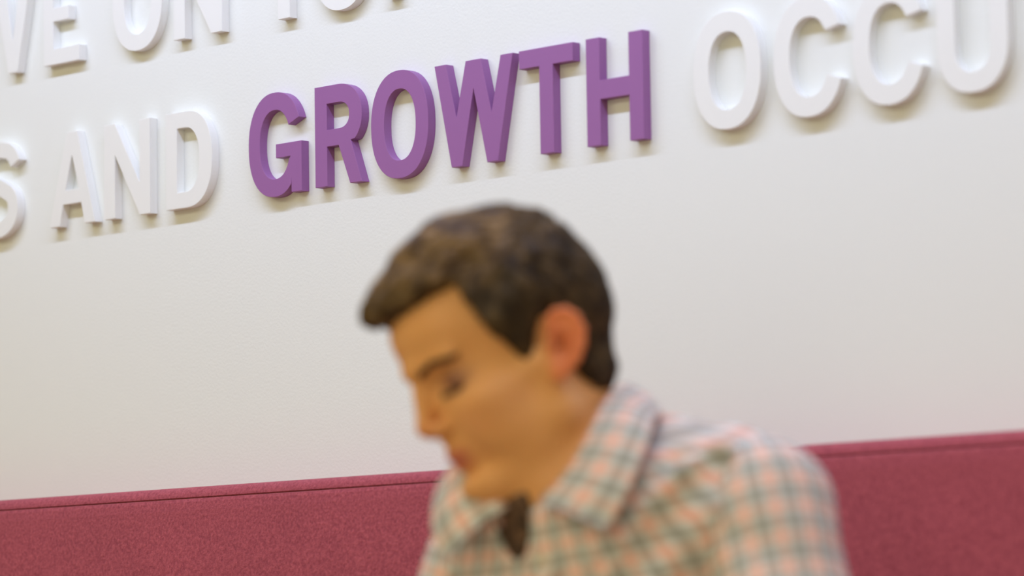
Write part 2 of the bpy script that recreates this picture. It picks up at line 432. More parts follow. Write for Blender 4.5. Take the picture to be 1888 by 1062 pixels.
def head_sdf(h):
    q = sym(h)
    d = skull_sdf(q)
    d = smin(d, ell(q, (38, 0, -12), (55, 55, 68)), 14)
    d = smin(d, cap(q, (10, 49, -54), (76, 15, -84), 17, 15), 16)      # jaw
    d = smin(d, cap(q, (4, 58, -8), (10, 50, -48), 12, 14), 14)
    d = smin(d, sph(q, (84, 5, -81), 15), 12)                          # chin
    d = smin(d, ell(q, (60, 38, -14), (22, 20, 16)), 12)               # cheekbone
    d = smin(d, cap(q, (58, 46, -14), (12, 57, -8), 8, 6), 18)
    d = smin(d, ell(q, (44, 35, -38), (37, 23, 34)), 18)
    d = smin(d, ell(q, (73, 0, -48), (24, 25, 24)), 10)                # mouth mound
    d = smin(d, cap(q, (95, 8, 32), (74, 41, 31), 6, 5), 14)           # brow ridge
    d = smax(d, -ell(q, (94, 31, 14), (17, 17, 12)), 9)                # eye socket
    d = smin(d, sph(q, (66, 31, 11), 14.3), 3)                         # lids over the eyeball
    d = smax(d, -cap(q, (84, 20, 2.5), (74, 44, 3), 1.6), 2)           # nearly closed slit
    d = smax(d, -cap(q, (84, 20, 20), (74, 43, 21), 1.2), 3)           # upper lid crease
    d = smin(d, cap(q, (93, 0, 24), (105, 0, -12), 6.5, 7.5), 7)       # nose ridge
    d = smin(d, sph(q, (107, 0, -17), 8.2), 5)
    d = smin(d, ell(q, (96, 11, -22), (11, 7.5, 7)), 4)
    d = smin(d, cap(q, (98, 0, -27), (96, 0, -36), 4, 3.5), 4)
    d = smax(d, -ell(q, (103, 6.5, -29), (6, 2.8, 4)), 2)
    d = smax(d, -cap(q, (100, 0, -32), (101, 0, -42), 1.6), 3)
    d = smin(d, cap(q, (84, 21, -52), (95.5, 4, -48), 2.8, 4.4), 4)  # lips
    d = smin(d, cap(q, (84, 20, -55), (92.5, 0, -59.5), 2.8, 4.8), 4)
    d = smax(d, -cap(q, (85, 25, -54), (101, 0, -53.5), 1.2), 2)
    d = smax(d, -cap(q, (89, 12, -70), (100, 0, -69), 2), 8)
    d = smin(d, ear_sdf(q), 3.0)
    return d

# body joints in the world
NK0 = from_head((-20, 0, -38)); NK1 = np.array([-2.268, -0.772, 1.075])
SHL = np.array([-2.094, -0.698, 1.047]); SHR = np.array([-2.372, -0.742, 1.012])
ELL = np.array([-1.988, -0.742, 0.795]); ELR = np.array([-2.445, -0.800, 0.755])
WRL = np.array([-2.120, -0.905, 0.628]); WRR = np.array([-2.400, -0.930, 0.615])
HIP = np.array([-2.240, -0.400, 0.560]); CHE = np.array([-2.250, -0.660, 0.930]); WAI = np.array([-2.245, -0.510, 0.740])
HPL = HIP+(0.09, 0.0, -0.015); HPR = HIP+(-0.09, 0.0, -0.015)
KNL = np.array([-2.130, -0.865, 0.525]); KNR = np.array([-2.375, -0.865, 0.525])
ANL = np.array([-2.130, -0.860, 0.085]); ANR = np.array([-2.375, -0.880, 0.085])

def torso_axes():
    lat = SHL-SHR; lat = lat/np.linalg.norm(lat)
    spine = CHE-HIP; spine = spine/np.linalg.norm(spine); spine -= lat*(spine @ lat); spine /= np.linalg.norm(spine)
    fwd = np.cross(spine, lat)
    if fwd[1] > 0: fwd = -fwd
    return lat, fwd, spine
LAT, FWD, SPI = torso_axes()
TR = np.stack([LAT, FWD, SPI])
def torso_sdf(w, grow=0.0):
    g = grow
    up_c = (SHL+SHR)/2
    d = ellr(w, CHE, (0.175+g, 0.112+g, 0.20+g), TR)
    d = smin(d, ellr(w, WAI, (0.148+g, 0.105+g, 0.17+g), TR), 0.06)
    d = smin(d, ellr(w, HIP+SPI*0.03, (0.165+g, 0.125+g, 0.14+g), TR), 0.06)
    d = smin(d, cap(w, SHL-LAT*0.03, SHR+LAT*0.03, 0.056+g), 0.05)
    d = smin(d, cap(w, SHL-LAT*0.035+(0, 0.01, 0.012), NK1+LAT*0.035+(0, 0.012, 0.012), 0.034+g, 0.046+g), 0.045)
    d = smin(d, cap(w, SHR+LAT*0.035+(0, 0.01, 0.012), NK1-LAT*0.035+(0, 0.012, 0.012), 0.034+g, 0.046+g), 0.045)
    return d
def hand_sdf(w, wr, side):
    # palm lying on the thigh, fingers forward and curled over the knee
    d0 = np.array([0.06*side*-1, -1.0, -0.32]); d0 /= np.linalg.norm(d0)
    lx = np.array([side, 0.0, 0.0]); lx -= d0*(lx @ d0); lx /= np.linalg.norm(lx); n = np.cross(lx, d0); n *= -1 if n[2] > 0 else 1
    B = np.stack([lx, d0, n])
    d = cap(w, wr, wr+d0*0.03, 0.026, 0.024)
    d = smin(d, ellr(w, wr+d0*0.065, (0.040, 0.050, 0.015), B), 0.015)
    for k, (o, ln) in enumerate(((0.030, 0.062), (0.010, 0.075), (-0.010, 0.082), (-0.030, 0.074))):
        a = wr+d0*0.10+lx*o; b = a+d0*ln*0.5; c = b+(d0*0.8+n*0.6)*ln*0.32; e = c+(d0*0.45+n*0.9)*ln*0.25
        for p0, p1, r in ((a-d0*0.03, b, 0.0092), (b, c, 0.0084), (c, e, 0.0076)): d = smin(d, cap(w, p0, p1, r, r*0.94), 0.004)
    a = wr+d0*0.035-lx*0.026; b = a-lx*0.024+d0*0.032; c = b-lx*0.008+d0*0.030
    d = smin(d, cap(w, a, b, 0.012, 0.0105), 0.006); d = smin(d, cap(w, b, c, 0.0105, 0.009), 0.004)
    return d
def body_sdf(w):
    d = torso_sdf(w, -0.012)
    d = smin(d, cap(w, NK0, NK1, 0.050, 0.053), 0.02)
    for sh, el, wr, s in ((SHL, ELL, WRL, 1), (SHR, ELR, WRR, -1)):
        d = smin(d, cap(w, sh, el, 0.046, 0.038), 0.03); d = smin(d, cap(w, el, wr, 0.038, 0.026), 0.02)
        d = smin(d, hand_sdf(w, wr, s), 0.012)
    for hp, kn, an in ((HPL, KNL, ANL), (HPR, KNR, ANR)):
        d = smin(d, cap(w, hp, kn, 0.078, 0.052), 0.04); d = smin(d, cap(w, kn, an, 0.052, 0.034), 0.025)
        d = smin(d, cap(w, an+(0, 0.02, -0.04), an+(0, -0.13, -0.052), 0.034, 0.026), 0.02)
    return d
def full_sdf(w):
    d = body_sdf(w)
    h = to_head(w)
    near = (h[:, 2] > -130) & (np.abs(h[:, 1]) < 115) & (h[:, 0] > -125) & (h[:, 0] < 140) & (h[:, 2] < 150)
    hd = head_sdf(h[near])/1000
    d[near] = smin(hd, d[near], 0.022)
    return d
def axis_pts(*segs):
    out = []
    for a, b, st in segs: out += list(np.arange(a, b-1e-6, st))
    return np.array(out+[segs[-1][1]])
axb = (axis_pts((-2.60, -2.42, 0.010), (-2.42, -2.16, 0.0024), (-2.16, -1.94, 0.010)),
       axis_pts((-1.09, -0.93, 0.008), (-0.93, -0.68, 0.0024), (-0.68, -0.22, 0.011)),
       axis_pts((-0.01, 0.50, 0.013), (0.50, 0.66, 0.006), (0.66, 1.04, 0.012), (1.04, 1.335, 0.0024)))
PO = (-2.245, -0.55, 0.0)
man = bpy.data.objects.new('person', None); COL.objects.link(man); man.location = PO
man['label'] = 'blurred dark-haired man in plaid shirt, head bowed, sitting on the magenta bench'; man['category'] = 'person'
P, F = surface_nets(grid_eval(full_sdf, axb), axb)

# skin: own colours of lips, ears, nose and flush, and darker lids, as an attribute
def skin_tint(h):
    q = sym(h)
    def g(c, r): return np.exp(-(((q-np.array(c))/np.array(r))**2).sum(1))
    lips = np.clip(g((93, 0, -49), (9, 19, 5.0))+g((91, 0, -58), (9, 17, 5.5)), 0, 1)*(np.abs(q[:, 1]) < 27)
    ear = np.clip((q[:, 1]-70)/9, 0, 1)*(q[:, 0] > -45)*(q[:, 0] < 16)*(np.abs(q[:, 2]) < 45)
    nose = g((106, 0, -20), (14, 14, 10)); chk = g((70, 42, -28), (24, 18, 20)); lid = g((76, 34, 10), (14, 17, 9))
    base = np.array(srgb(235, 169, 108))
    c = np.tile(base, (len(q), 1))
    for w_, col in ((chk*0.35, srgb(234, 152, 112)), (nose*0.55, srgb(228, 132, 94)), (np.clip(lid*1.1, 0, 1)*0.85, srgb(128, 84, 84)), (ear*0.7, srgb(236, 118, 80)), (g((-9, 80, -1), (9, 12, 13))*0.6, srgb(176, 78, 56)), (np.clip(lips*1.3, 0, 1)*0.9, srgb(192, 84, 80))):
        c = c*(1-w_[:, None])+np.array(col)*w_[:, None]
    return np.concatenate([c, np.ones((len(c), 1))], 1)
M_skin, nt, b = principled('skin')
at = nt.nodes.new('ShaderNodeAttribute'); at.attribute_name = 'tint'
nt.links.new(at.outputs['Color'], b.inputs['Base Color'])
b.inputs['Roughness'].default_value = 0.55; setv(b, 'Specular IOR Level', 0.35)
setv(b, 'Subsurface Weight', 0.12); setv(b, 'Subsurface Radius', (1.0, 0.35, 0.15)); setv(b, 'Subsurface Scale', 0.006)
add_bump(nt, b, 900, 2, 0.1, 0.0004)
np_mesh('body', P, F, M_skin, man, PO, {'tint': ('FLOAT_COLOR', skin_tint(to_head(P)))})

# eyes under the lowered lids, mostly covered
def uv_sphere(c, r, nu=20, nv=12):
    V = []; Fc = []
    for j in range(nv+1):
        ph = math.pi*j/nv
        for i in range(nu):
            th = 2*math.pi*i/nu; V.append((c[0]+r*math.sin(ph)*math.cos(th), c[1]+r*math.sin(ph)*math.sin(th), c[2]+r*math.cos(ph)))
    for j in range(nv):
        for i in range(nu):
            Fc.append((j*nu+i, (j+1)*nu+i, (j+1)*nu+(i+1) % nu, j*nu+(i+1) % nu))
    return V, Fc
M_eye = simple('eye_white', (0.62, 0.55, 0.48), 0.3, 0.5); M_iris = simple('iris', (0.03, 0.018, 0.010), 0.2, 0.5)
for s in (1, -1):
    V, Fc = uv_sphere((66, 31*s, 10.5), 12.6); e = mesh_obj('eye', from_head(V), Fc, M_eye, man, PO, True)
    V, Fc = uv_sphere((73.5, 30*s, 2.5), 6.2, 14, 8); mesh_obj('iris', from_head(V), Fc, M_iris, e, PO, True)
    e.children[0].matrix_parent_inverse = Matrix.Identity(4)

# ---- hair: a clipped volume over the skull with combed locks on it
HL_T = np.radians([0, 13, 28, 45, 52, 55, 58, 65, 69, 73, 78, 83, 90, 97, 104, 110, 116, 124, 135, 180])
HL_Z = np.array([83, 84, 85, 85, 80, 60, 34, 17, 3, -15, -15, 3, 17, 26, 25, 0, -34, -54, -64, -68], float)
def hairline(q): return np.interp(np.arctan2(np.abs(q[:, 1]), q[:, 0]), HL_T, HL_Z)
def hair_sdf(h, rough=True):
    q = sym(h)
    th = np.arctan2(q[:, 1], q[:, 0])
    s = skull_sdf(q)
    s = smin(s, ell(q, (-28, 0, -26), (44, 50, 44)), 14)                     # nape
    e = (q[:, 2]-hairline(q)+2.0*vnoise(h/7.0, 3))
    thick = np.interp(th, np.radians([0, 50, 75, 110, 150, 180]), [13, 9.5, 7.5, 7, 7, 7])
    thick = thick+np.clip((q[:, 2]-75)/45, 0, 1)*7
    ramp = np.clip(e/np.interp(th, np.radians([0, 45, 70, 100, 140, 180]), [5, 10, 14, 14, 22, 24]), 0, 1)
    ramp = np.where(e < 0, e*0.25, ramp**0.7)
    t = np.where(e < 0, np.maximum(e*0.35, -8)-1.0, -1.0+(thick+1.0)*ramp)
    d = s-t
    # quiff swept forward over the brow, a little higher on the far side
    Rq = np.array([[math.cos(0.42), 0, -math.sin(0.42)], [0, 1, 0], [math.sin(0.42), 0, math.cos(0.42)]])
    d = smin(d, ellr(h, (54, -6, 101), (46, 46, 20), Rq), 10)
    d = smin(d, ellr(h, (88, -10, 95), (18, 27, 12), Rq), 8)
    d = smin(d, ellr(h, (14, -2, 112), (44, 46, 28), np.eye(3)), 14)
    if rough:
        w = np.stack([h[:, 0]*0.035+h[:, 2]*0.05, h[:, 1]*0.13+h[:, 2]*0.03, h[:, 2]*0.05-h[:, 0]*0.03], 1)
        amp = np.clip((q[:, 2]-20)/70, 0.25, 1)
        d = d-amp*(3.8*vnoise(w, 5)+1.8*vnoise(w*2.3, 9))
    return d
axh = (np.arange(-118, 122, 2.4), np.arange(-90, 91, 2.4), np.arange(-72, 158, 2.4))
HP, HF = surface_nets(grid_eval(hair_sdf, axh), axh)
# combed locks: short tapered strands lying on that surface
def grad(f, p, e=0.8):
    d0 = f(p); g = np.stack([f(p+np.array([e if k == i else 0 for k in range(3)], np.float32))-d0 for i in range(3)], 1)/e
    return d0, g/np.maximum(np.linalg.norm(g, axis=1), 1e-6)[:, None]
fh = lambda p: hair_sdf(p.astype(np.float32))
cand = HP[skull_sdf(sym(HP.astype(np.float32))) > 2.5]
NL = 4200
p = cand[rng.integers(0, len(cand), NL)]+rng.normal(0, 1.0, (NL, 3))
steps = 6; seg = rng.uniform(3.2, 6.4, NL)
rad = rng.uniform(0.75, 1.7, NL)
path = []; nrm = []
jit = rng.normal(0, 0.22, (NL, 3))
for k in range(steps):
    d0, g = grad(fh, p)
    lift = -0.8 if k == 0 else 0.5+0.35*k
    lift = np.where(p[:, 2] > 70, lift+0.25*k, lift) if k else lift
    p = p-g*(d0-lift)[:, None]
    path.append(p.copy()); nrm.append(g)
    topw = np.clip((p[:, 2]-70)/35, 0, 1)[:, None]
    dtop = np.stack([np.ones(NL), -0.25+0.25*np.sin(p[:, 0]*0.05+p[:, 1]*0.04), np.zeros(NL)], 1)
    dside = np.stack([np.where(p[:, 0] > 10, 0.15, -0.35), np.zeros(NL), -np.ones(NL)], 1)
    v = dtop*topw+dside*(1-topw)+jit
    v = v-g*(v*g).sum(1)[:, None]; v /= np.maximum(np.linalg.norm(v, axis=1), 1e-6)[:, None]
    p = p+v*seg[:, None]
LV = []; LF = []
for k in range(steps):
    a = path[k]; g = nrm[k]
    t = path[min(k+1, steps-1)]-path[max(k-1, 0)]; t /= np.maximum(np.linalg.norm(t, axis=1), 1e-6)[:, None]
    b = np.cross(t, g); b /= np.maximum(np.linalg.norm(b, axis=1), 1e-6)[:, None]
    r = (rad*(1-(k/(steps-1))**2*0.85))[:, None]
    LV += [a+b*r, a+g*r*0.7, a-b*r]
LV = np.stack(LV, 1).reshape(-1, 3)
base = (np.arange(NL)*steps*3)[:, None]
for k in range(steps-1):
    for j in (0, 1): LF.append(base+np.array([[3*k+j, 3*k+3+j, 3*k+4+j, 3*k+1+j]]))
LF = np.concatenate(LF)
# drop locks that crossed the hairline on to the skin
tip = path[-1]; okz = (tip[:, 2] > hairline(tip)-6) & ~((np.arctan2(np.abs(tip[:, 1]), tip[:, 0]) > 1.45) & (np.arctan2(np.abs(tip[:, 1]), tip[:, 0]) < 2.05) & (tip[:, 2] < 26))
keep = okz[np.tile(np.repeat(np.arange(NL), 1), (steps-1)*2)]
LF = LF[keep]
M_hair, nt, b = principled('dark_brown_hair')
tc = nt.nodes.new('ShaderNodeTexCoord'); no = nt.nodes.new('ShaderNodeTexNoise'); no.inputs['Scale'].default_value = 55; no.inputs['Detail'].default_value = 3
cr = nt.nodes.new('ShaderNodeValToRGB'); cr.color_ramp.elements[0].color = (*srgb(62, 43, 25), 1); cr.color_ramp.elements[1].color = (*srgb(122, 96, 62), 1)
cr.color_ramp.elements[0].position = 0.35; cr.color_ramp.elements[1].position = 0.7
nt.links.new(tc.outputs['Object'], no.inputs['Vector']); nt.links.new(no.outputs['Fac'], cr.inputs[0])
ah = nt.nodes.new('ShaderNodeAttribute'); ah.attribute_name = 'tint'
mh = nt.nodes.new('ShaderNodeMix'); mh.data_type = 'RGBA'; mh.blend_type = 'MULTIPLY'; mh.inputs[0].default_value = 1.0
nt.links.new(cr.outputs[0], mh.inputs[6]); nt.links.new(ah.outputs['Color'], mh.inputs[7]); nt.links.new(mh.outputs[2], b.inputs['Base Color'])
b.inputs['Roughness'].default_value = 0.5; setv(b, 'Specular IOR Level', 0.28)
allP = np.concatenate([HP, LV]); allF = np.concatenate([HF, LF+len(HP)])
tone = 0.5+1.3*np.clip((allP[:, 2]-68)/50, 0, 1)*np.clip((allP[:, 0]+90)/90, 0.45, 1)  # light from above painted into the hair colour: top lighter, sides darker
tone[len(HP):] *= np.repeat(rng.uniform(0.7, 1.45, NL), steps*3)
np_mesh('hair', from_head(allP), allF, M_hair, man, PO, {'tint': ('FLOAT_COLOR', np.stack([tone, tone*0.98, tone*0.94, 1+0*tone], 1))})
M_brow = simple('brow_hair', srgb(62, 44, 30), 0.6, 0.3)

# ---- eyebrows and lashes: fans of short hairs on the skin
fs = lambda p: head_sdf(p.astype(np.float32))
def hair_fan(name, pts_fn, n, length, r, dirs):
    for s in (1, -1):
        V = []; F_ = []
        u = rng.uniform(0, 1, n); v = rng.uniform(-1, 1, n)
        q = pts_fn(u, v); d0, g = grad(fs, q); q = q-g*d0[:, None]
        dd = dirs(u)+rng.normal(0, 0.18, (n, 3)); dd = dd-g*((dd*g).sum(1))[:, None]*0.8; dd /= np.linalg.norm(dd, axis=1)[:, None]
        b_ = np.cross(dd, g); b_ /= np.maximum(np.linalg.norm(b_, axis=1), 1e-6)[:, None]
        p0 = q-g*0.3; p1 = q+dd*length*0.5+g*1.0; p2 = q+dd*length+g*0.7
        st = np.array([1, s, 1])
        for i in range(n):
            k = len(V)
            V += [(p0[i]+b_[i]*r)*st, (p0[i]-b_[i]*r)*st, (p1[i]+b_[i]*r)*st, (p1[i]-b_[i]*r)*st, (p2[i])*st, (p1[i]+g[i]*r)*st]
            F_ += [(k, k+1, k+3, k+2), (k+2, k+3, k+4, k+4), (k, k+2, k+5, k+5), (k+1, k+5, k+3, k+3), (k+2, k+4, k+5, k+5), (k+3, k+5, k+4, k+4)]
        F_ = [tuple(dict.fromkeys(f)) for f in F_]
        o = mesh_obj(name, from_head(np.array(V)), F_, M_brow, man, PO); o['kind'] = 'stuff'
hair_fan('eyebrow', lambda u, v: np.stack([97-6*u-18*u*u, 12+35*u, 24.5+6*np.sin(u*2.4)+(3.4-2.0*u)*v], 1), 260, 7.0, 0.32, lambda u: np.stack([-0.3*np.ones_like(u), 1.0*np.ones_like(u), 0.45-0.6*u], 1))
hair_fan('eyelashes', lambda u, v: np.stack([85-1*u-10*u*u, 19+25*u, 4.2-0.6*u+0.5*v], 1), 80, 6.0, 0.28, lambda u: np.stack([0.9*np.ones_like(u), 0.3*np.ones_like(u), -0.75*np.ones_like(u)], 1))

# ---- shirt
def plaid_mat():
    m, nt, b = principled('plaid_cotton')
    at = nt.nodes.new('ShaderNodeAttribute'); at.attribute_name = 'plaid'
    sx = nt.nodes.new('ShaderNodeSeparateXYZ'); nt.links.new(at.outputs['Vector'], sx.inputs[0])
    outs = []
    for ax in (0, 1):
        mu = nt.nodes.new('ShaderNodeMath'); mu.operation = 'MULTIPLY'; mu.inputs[1].default_value = 1/0.027; nt.links.new(sx.outputs[ax], mu.inputs[0])
        fr = nt.nodes.new('ShaderNodeMath'); fr.operation = 'FRACT'; nt.links.new(mu.outputs[0], fr.inputs[0])
        cr = nt.nodes.new('ShaderNodeValToRGB'); cr.color_ramp.interpolation = 'LINEAR'
        light, grey, coral = (0.95, 0.94, 0.94), (0.61, 0.60, 0.585), (0.95, 0.63, 0.55)
        el = cr.color_ramp.elements; el[0].position = 0; el[0].color = (*coral, 1); el[1].position = 1.0; el[1].color = (*coral, 1)
        for pos, c in ((0.10, coral), (0.15, light), (0.27, light), (0.33, grey), (0.67, grey), (0.73, light), (0.85, light), (0.90, coral)):
            e_ = el.new(pos); e_.color = (*c, 1)
        nt.links.new(fr.outputs[0], cr.inputs[0]); outs.append(cr)
    mx = nt.nodes.new('ShaderNodeMix'); mx.data_type = 'RGBA'; mx.blend_type = 'MULTIPLY'; mx.inputs[0].default_value = 1.0
    nt.links.new(outs[0].outputs[0], mx.inputs[6]); nt.links.new(outs[1].outputs[0], mx.inputs[7]); nt.links.new(mx.outputs[2], b.inputs['Base Color'])
    b.inputs['Roughness'].default_value = 0.85; setv(b, 'Specular IOR Level', 0.2); setv(b, 'Sheen Weight', 0.15)
    add_bump(nt, b, 26, 3, 0.35, 0.006)
    return m
M_plaid = plaid_mat()
FOLDS = [((-2.185, -0.800, 1.000), (-2.110, -0.770, 1.085), 0.012), ((-2.165, -0.790, 0.960), (-2.095, -0.755, 1.045), 0.011), ((-2.150, -0.765, 1.096), (-2.090, -0.745, 1.100), 0.008),
         ((-2.225, -0.826, 0.985), (-2.180, -0.790, 0.900), 0.010), ((-2.335, -0.790, 1.030), (-2.290, -0.816, 0.960), 0.010), ((-2.120, -0.700, 1.104), (-2.075, -0.640, 1.060), 0.012), ((-2.140, -0.690, 1.098), (-2.110, -0.610, 1.040), 0.011)]
CREASES = [((-2.135, -0.792, 1.020), (-2.098, -0.768, 1.092), 0.0075), ((-2.165, -0.802, 0.985), (-2.126, -0.787, 1.050), 0.007), ((-2.166, -0.804, 1.035), (-2.146, -0.790, 1.078), 0.006), ((-2.200, -0.818, 0.975), (-2.172, -0.802, 1.015), 0.006), ((-2.130, -0.770, 1.090), (-2.104, -0.745, 1.112), 0.005)]
RING0 = np.array([-2.262, -0.698, 1.162]); RINGN = np.cross(LAT, np.array([0.012, -0.132, -0.104])); RINGN = RINGN/np.linalg.norm(RINGN)*(1 if RINGN[2] > 0 else -1)
B0 = np.array([-2.2385, -0.8210, 1.0070]); PL0 = float((B0-CHE) @ LAT); VEE = np.array([-2.2735, -0.8240, 1.0430])
def placket_xy(w):
    q = (w-CHE.astype(np.float32)) @ TR.T.astype(np.float32); return q
def shirt_sdf(w):
    q = placket_xy(w)
    d = torso_sdf(w, 0.010)
    for a, b_, r in FOLDS: d = smin(d, cap(w, a, b_, r, r*0.7), 0.018)
    n = np.stack([w[:, 0]*9-w[:, 2]*6, w[:, 1]*9, w[:, 2]*14+w[:, 0]*10], 1)
    d = d-0.0035*vnoise(n, 2)-0.0015*vnoise(n*2.7, 4)
    fl = np.clip(1-np.abs(q[:, 0]-PL0)/0.017, 0, 1)*(q[:, 1] > 0)
    d = d-0.0022*np.clip(fl*6, 0, 1)
    cut = cap(w, NK0+(NK0-NK1)*0.6, NK1+(NK0-NK1)*0.22, 0.067, 0.060)
    d = smax(d, -cut, 0.004)
    d = smax(d, (w-RING0.astype(np.float32)) @ RINGN.astype(np.float32)+0.010, 0.006)
    d = smax(d, -ellr(w, VEE, (0.0200, 0.032, 0.038), TR), 0.003)
    for a, b_, r in CREASES: d = smax(d, -cap(w, a, b_, r, r*0.6), 0.012)
    return smax(d, -(w-HIP.astype(np.float32)+0.06*SPI.astype(np.float32)) @ SPI.astype(np.float32), 0.01)
axs = (np.arange(-2.50, -1.95, 0.0052), np.arange(-0.97, -0.20, 0.0052), np.arange(0.42, 1.24, 0.0052))
SP, SF = surface_nets(grid_eval(shirt_sdf, axs), axs)
q = placket_xy(SP)
uu = np.arctan2(q[:, 0], q[:, 1]+0.03)*0.135
vv = q[:, 2]-0.35*q[:, 1]
shirt = np_mesh('shirt', SP, SF, M_plaid, man, PO, {'plaid': ('FLOAT_VECTOR', np.stack([uu, vv, 0*uu], 1))})
def sleeve(sh, el, wr, side):
    def f(w):
        d = smin(cap(w, sh, el, 0.061, 0.057), cap(w, el, wr+(el-wr)*0.12, 0.050, 0.036), 0.03)
        n = np.stack([w[:, 0]*8, w[:, 1]*10+w[:, 2]*8, w[:, 2]*22+w[:, 0]*9], 1)
        d = d-0.004*vnoise(n, 6+side)-0.0015*vnoise(n*2.3, 8)
        return smax(d, -cap(w, wr-(el-wr)*0.5, wr-(el-wr)*0.12, 0.05), 0.004)
    lo = np.minimum(np.minimum(sh, el), wr)-0.09; hi = np.maximum(np.maximum(sh, el), wr)+0.09
    ax = tuple(np.arange(lo[i], hi[i], 0.0055) for i in range(3))
    P_, F_ = surface_nets(grid_eval(f, ax), ax)
    a = (el-sh)/np.linalg.norm(el-sh); r = P_-sh; v_ = r @ a
    e1 = np.cross(a, (0, 1, 0)); e1 /= np.linalg.norm(e1); e2 = np.cross(a, e1)
    u_ = np.arctan2(r @ e1, r @ e2)*0.060
    return np_mesh('sleeve', P_, F_, M_plaid, shirt, PO, {'plaid': ('FLOAT_VECTOR', np.stack([u_, v_, 0*u_], 1))})
sleeve(SHL, ELL, WRL, 1); sleeve(SHR, ELR, WRR, -1)

# collar leaves: fold line F and outer edge Q, from the middle of the back to the point
FO = np.array([(-2.262, -0.698, 1.162), (-2.232, -0.714, 1.163), (-2.218, -0.742, 1.159), (-2.210, -0.770, 1.143), (-2.202, -0.796, 1.118), (-2.211, -0.816, 1.083), (-2.232, -0.830, 1.058)])
QO = np.array([(-2.262, -0.672, 1.124), (-2.220, -0.686, 1.128), (-2.190, -0.716, 1.132), (-2.170, -0.748, 1.128), (-2.148, -0.780, 1.108), (-2.145, -0.808, 1.066), (-2.158, -0.822, 1.030)])
NM = np.array([-2.262, -0.780, 1.100])
def cr_spline(P_, n):
    out = []
    for k in range(len(P_)-1):
        p0, p1, p2, p3 = P_[max(k-1, 0)], P_[k], P_[k+1], P_[min(k+2, len(P_)-1)]
        for t in np.linspace(0, 1, n, endpoint=False):
            out.append(0.5*((2*p1)+(-p0+p2)*t+(2*p0-5*p1+4*p2-p3)*t*t+(-p0+3*p1-3*p2+p3)*t**3))
    out.append(P_[-1]); return np.array(out)
def collar(mirror):
    A = cr_spline(FO, 5); B = cr_spline(QO, 5); ns = len(A); nt_ = 9
    if mirror:
        A = A-2*((A-NM) @ LAT)[:, None]*LAT; B = B-2*((B-NM) @ LAT)[:, None]*LAT
    G = np.zeros((ns, nt_, 3)); S_len = np.concatenate([[0], np.cumsum(np.linalg.norm(np.diff((A+B)/2, axis=0), axis=1))])
    for j in range(nt_):
        t = j/(nt_-1); G[:, j] = A*(1-t)+B*t
    du = np.gradient(G, axis=0); dv = np.gradient(G, axis=1); N_ = np.cross(du, dv); N_ /= np.linalg.norm(N_, axis=2)[..., None]
    cen = G.mean((0, 1))-np.array([0, -0.0, 0.02]); sg = np.sign(((G-NM)*N_).sum(2).mean()); N_ *= sg
    tt = np.linspace(0, 1, nt_); bulge = 0.006*np.sin(tt*math.pi)
    top = G+N_*(bulge[None, :, None]+0.0012); bot = G+N_*(bulge[None, :, None]-0.0012)
    V = np.concatenate([top.reshape(-1, 3), bot.reshape(-1, 3)]); n = ns*nt_; Fc = []
    I = lambda i, j: i*nt_+j
    for i in range(ns-1):
        for j in range(nt_-1):
            Fc.append((I(i, j), I(i+1, j), I(i+1, j+1), I(i, j+1))); Fc.append((n+I(i, j), n+I(i, j+1), n+I(i+1, j+1), n+I(i+1, j)))
    for i in range(ns-1):
        for j in (0, nt_-1): Fc.append((I(i, j), I(i+1, j), n+I(i+1, j), n+I(i, j)))
    for j in range(nt_-1):
        for i in (0, ns-1): Fc.append((I(i, j), I(i, j+1), n+I(i, j+1), n+I(i, j)))
    U = np.repeat(S_len, nt_); W = np.tile(tt*0.052, ns); a = np.stack([U, W, 0*U], 1)
    return np_mesh('collar', V, np.array(Fc), M_plaid, shirt, PO, {'plaid': ('FLOAT_VECTOR', np.concatenate([a, a]))})
collar(False); collar(True)
def collar_stand():
    A = cr_spline(FO, 5); A2 = (A-2*((A-NM) @ LAT)[:, None]*LAT)[::-1]
    ring = np.concatenate([A2, A[1:]]); n = len(ring)
    ax_ = (NK0-NK1)/np.linalg.norm(NK0-NK1); ctr = NK1+np.outer((ring-NK1) @ ax_, ax_)
    rad_ = ring-ctr; rl = np.linalg.norm(rad_, axis=1)[:, None]; rad_ = rad_/rl
    ring = ring[3:-3]; ctr = ctr[3:-3]; rad_ = rad_[3:-3]; rl = rl[3:-3]; n = len(ring)
    rows = [ctr+rad_*(rl-o_)-ax_*dz for dz, o_ in ((0.003, 0.003), (0.010, 0.003), (0.018, 0.004), (0.026, 0.004))]
    rows += [r_-rad_*0.0018 for r_ in rows[::-1]]
    m = len(rows); V = np.concatenate(rows); Fc = [(j*n+i, j*n+i+1, ((j+1) % m)*n+i+1, ((j+1) % m)*n+i) for j in range(m) for i in range(n-1)]
    sl = np.concatenate([[0], np.cumsum(np.linalg.norm(np.diff(ring, axis=0), axis=1))])
    U = np.tile(sl, m); W = np.repeat([0, 0.01, 0.022, 0.034, 0.034, 0.022, 0.01, 0], n)
    np_mesh('collar_stand', V, np.array(Fc), M_plaid, shirt, PO, {'plaid': ('FLOAT_VECTOR', np.stack([U, W, 0*U], 1))})
collar_stand()
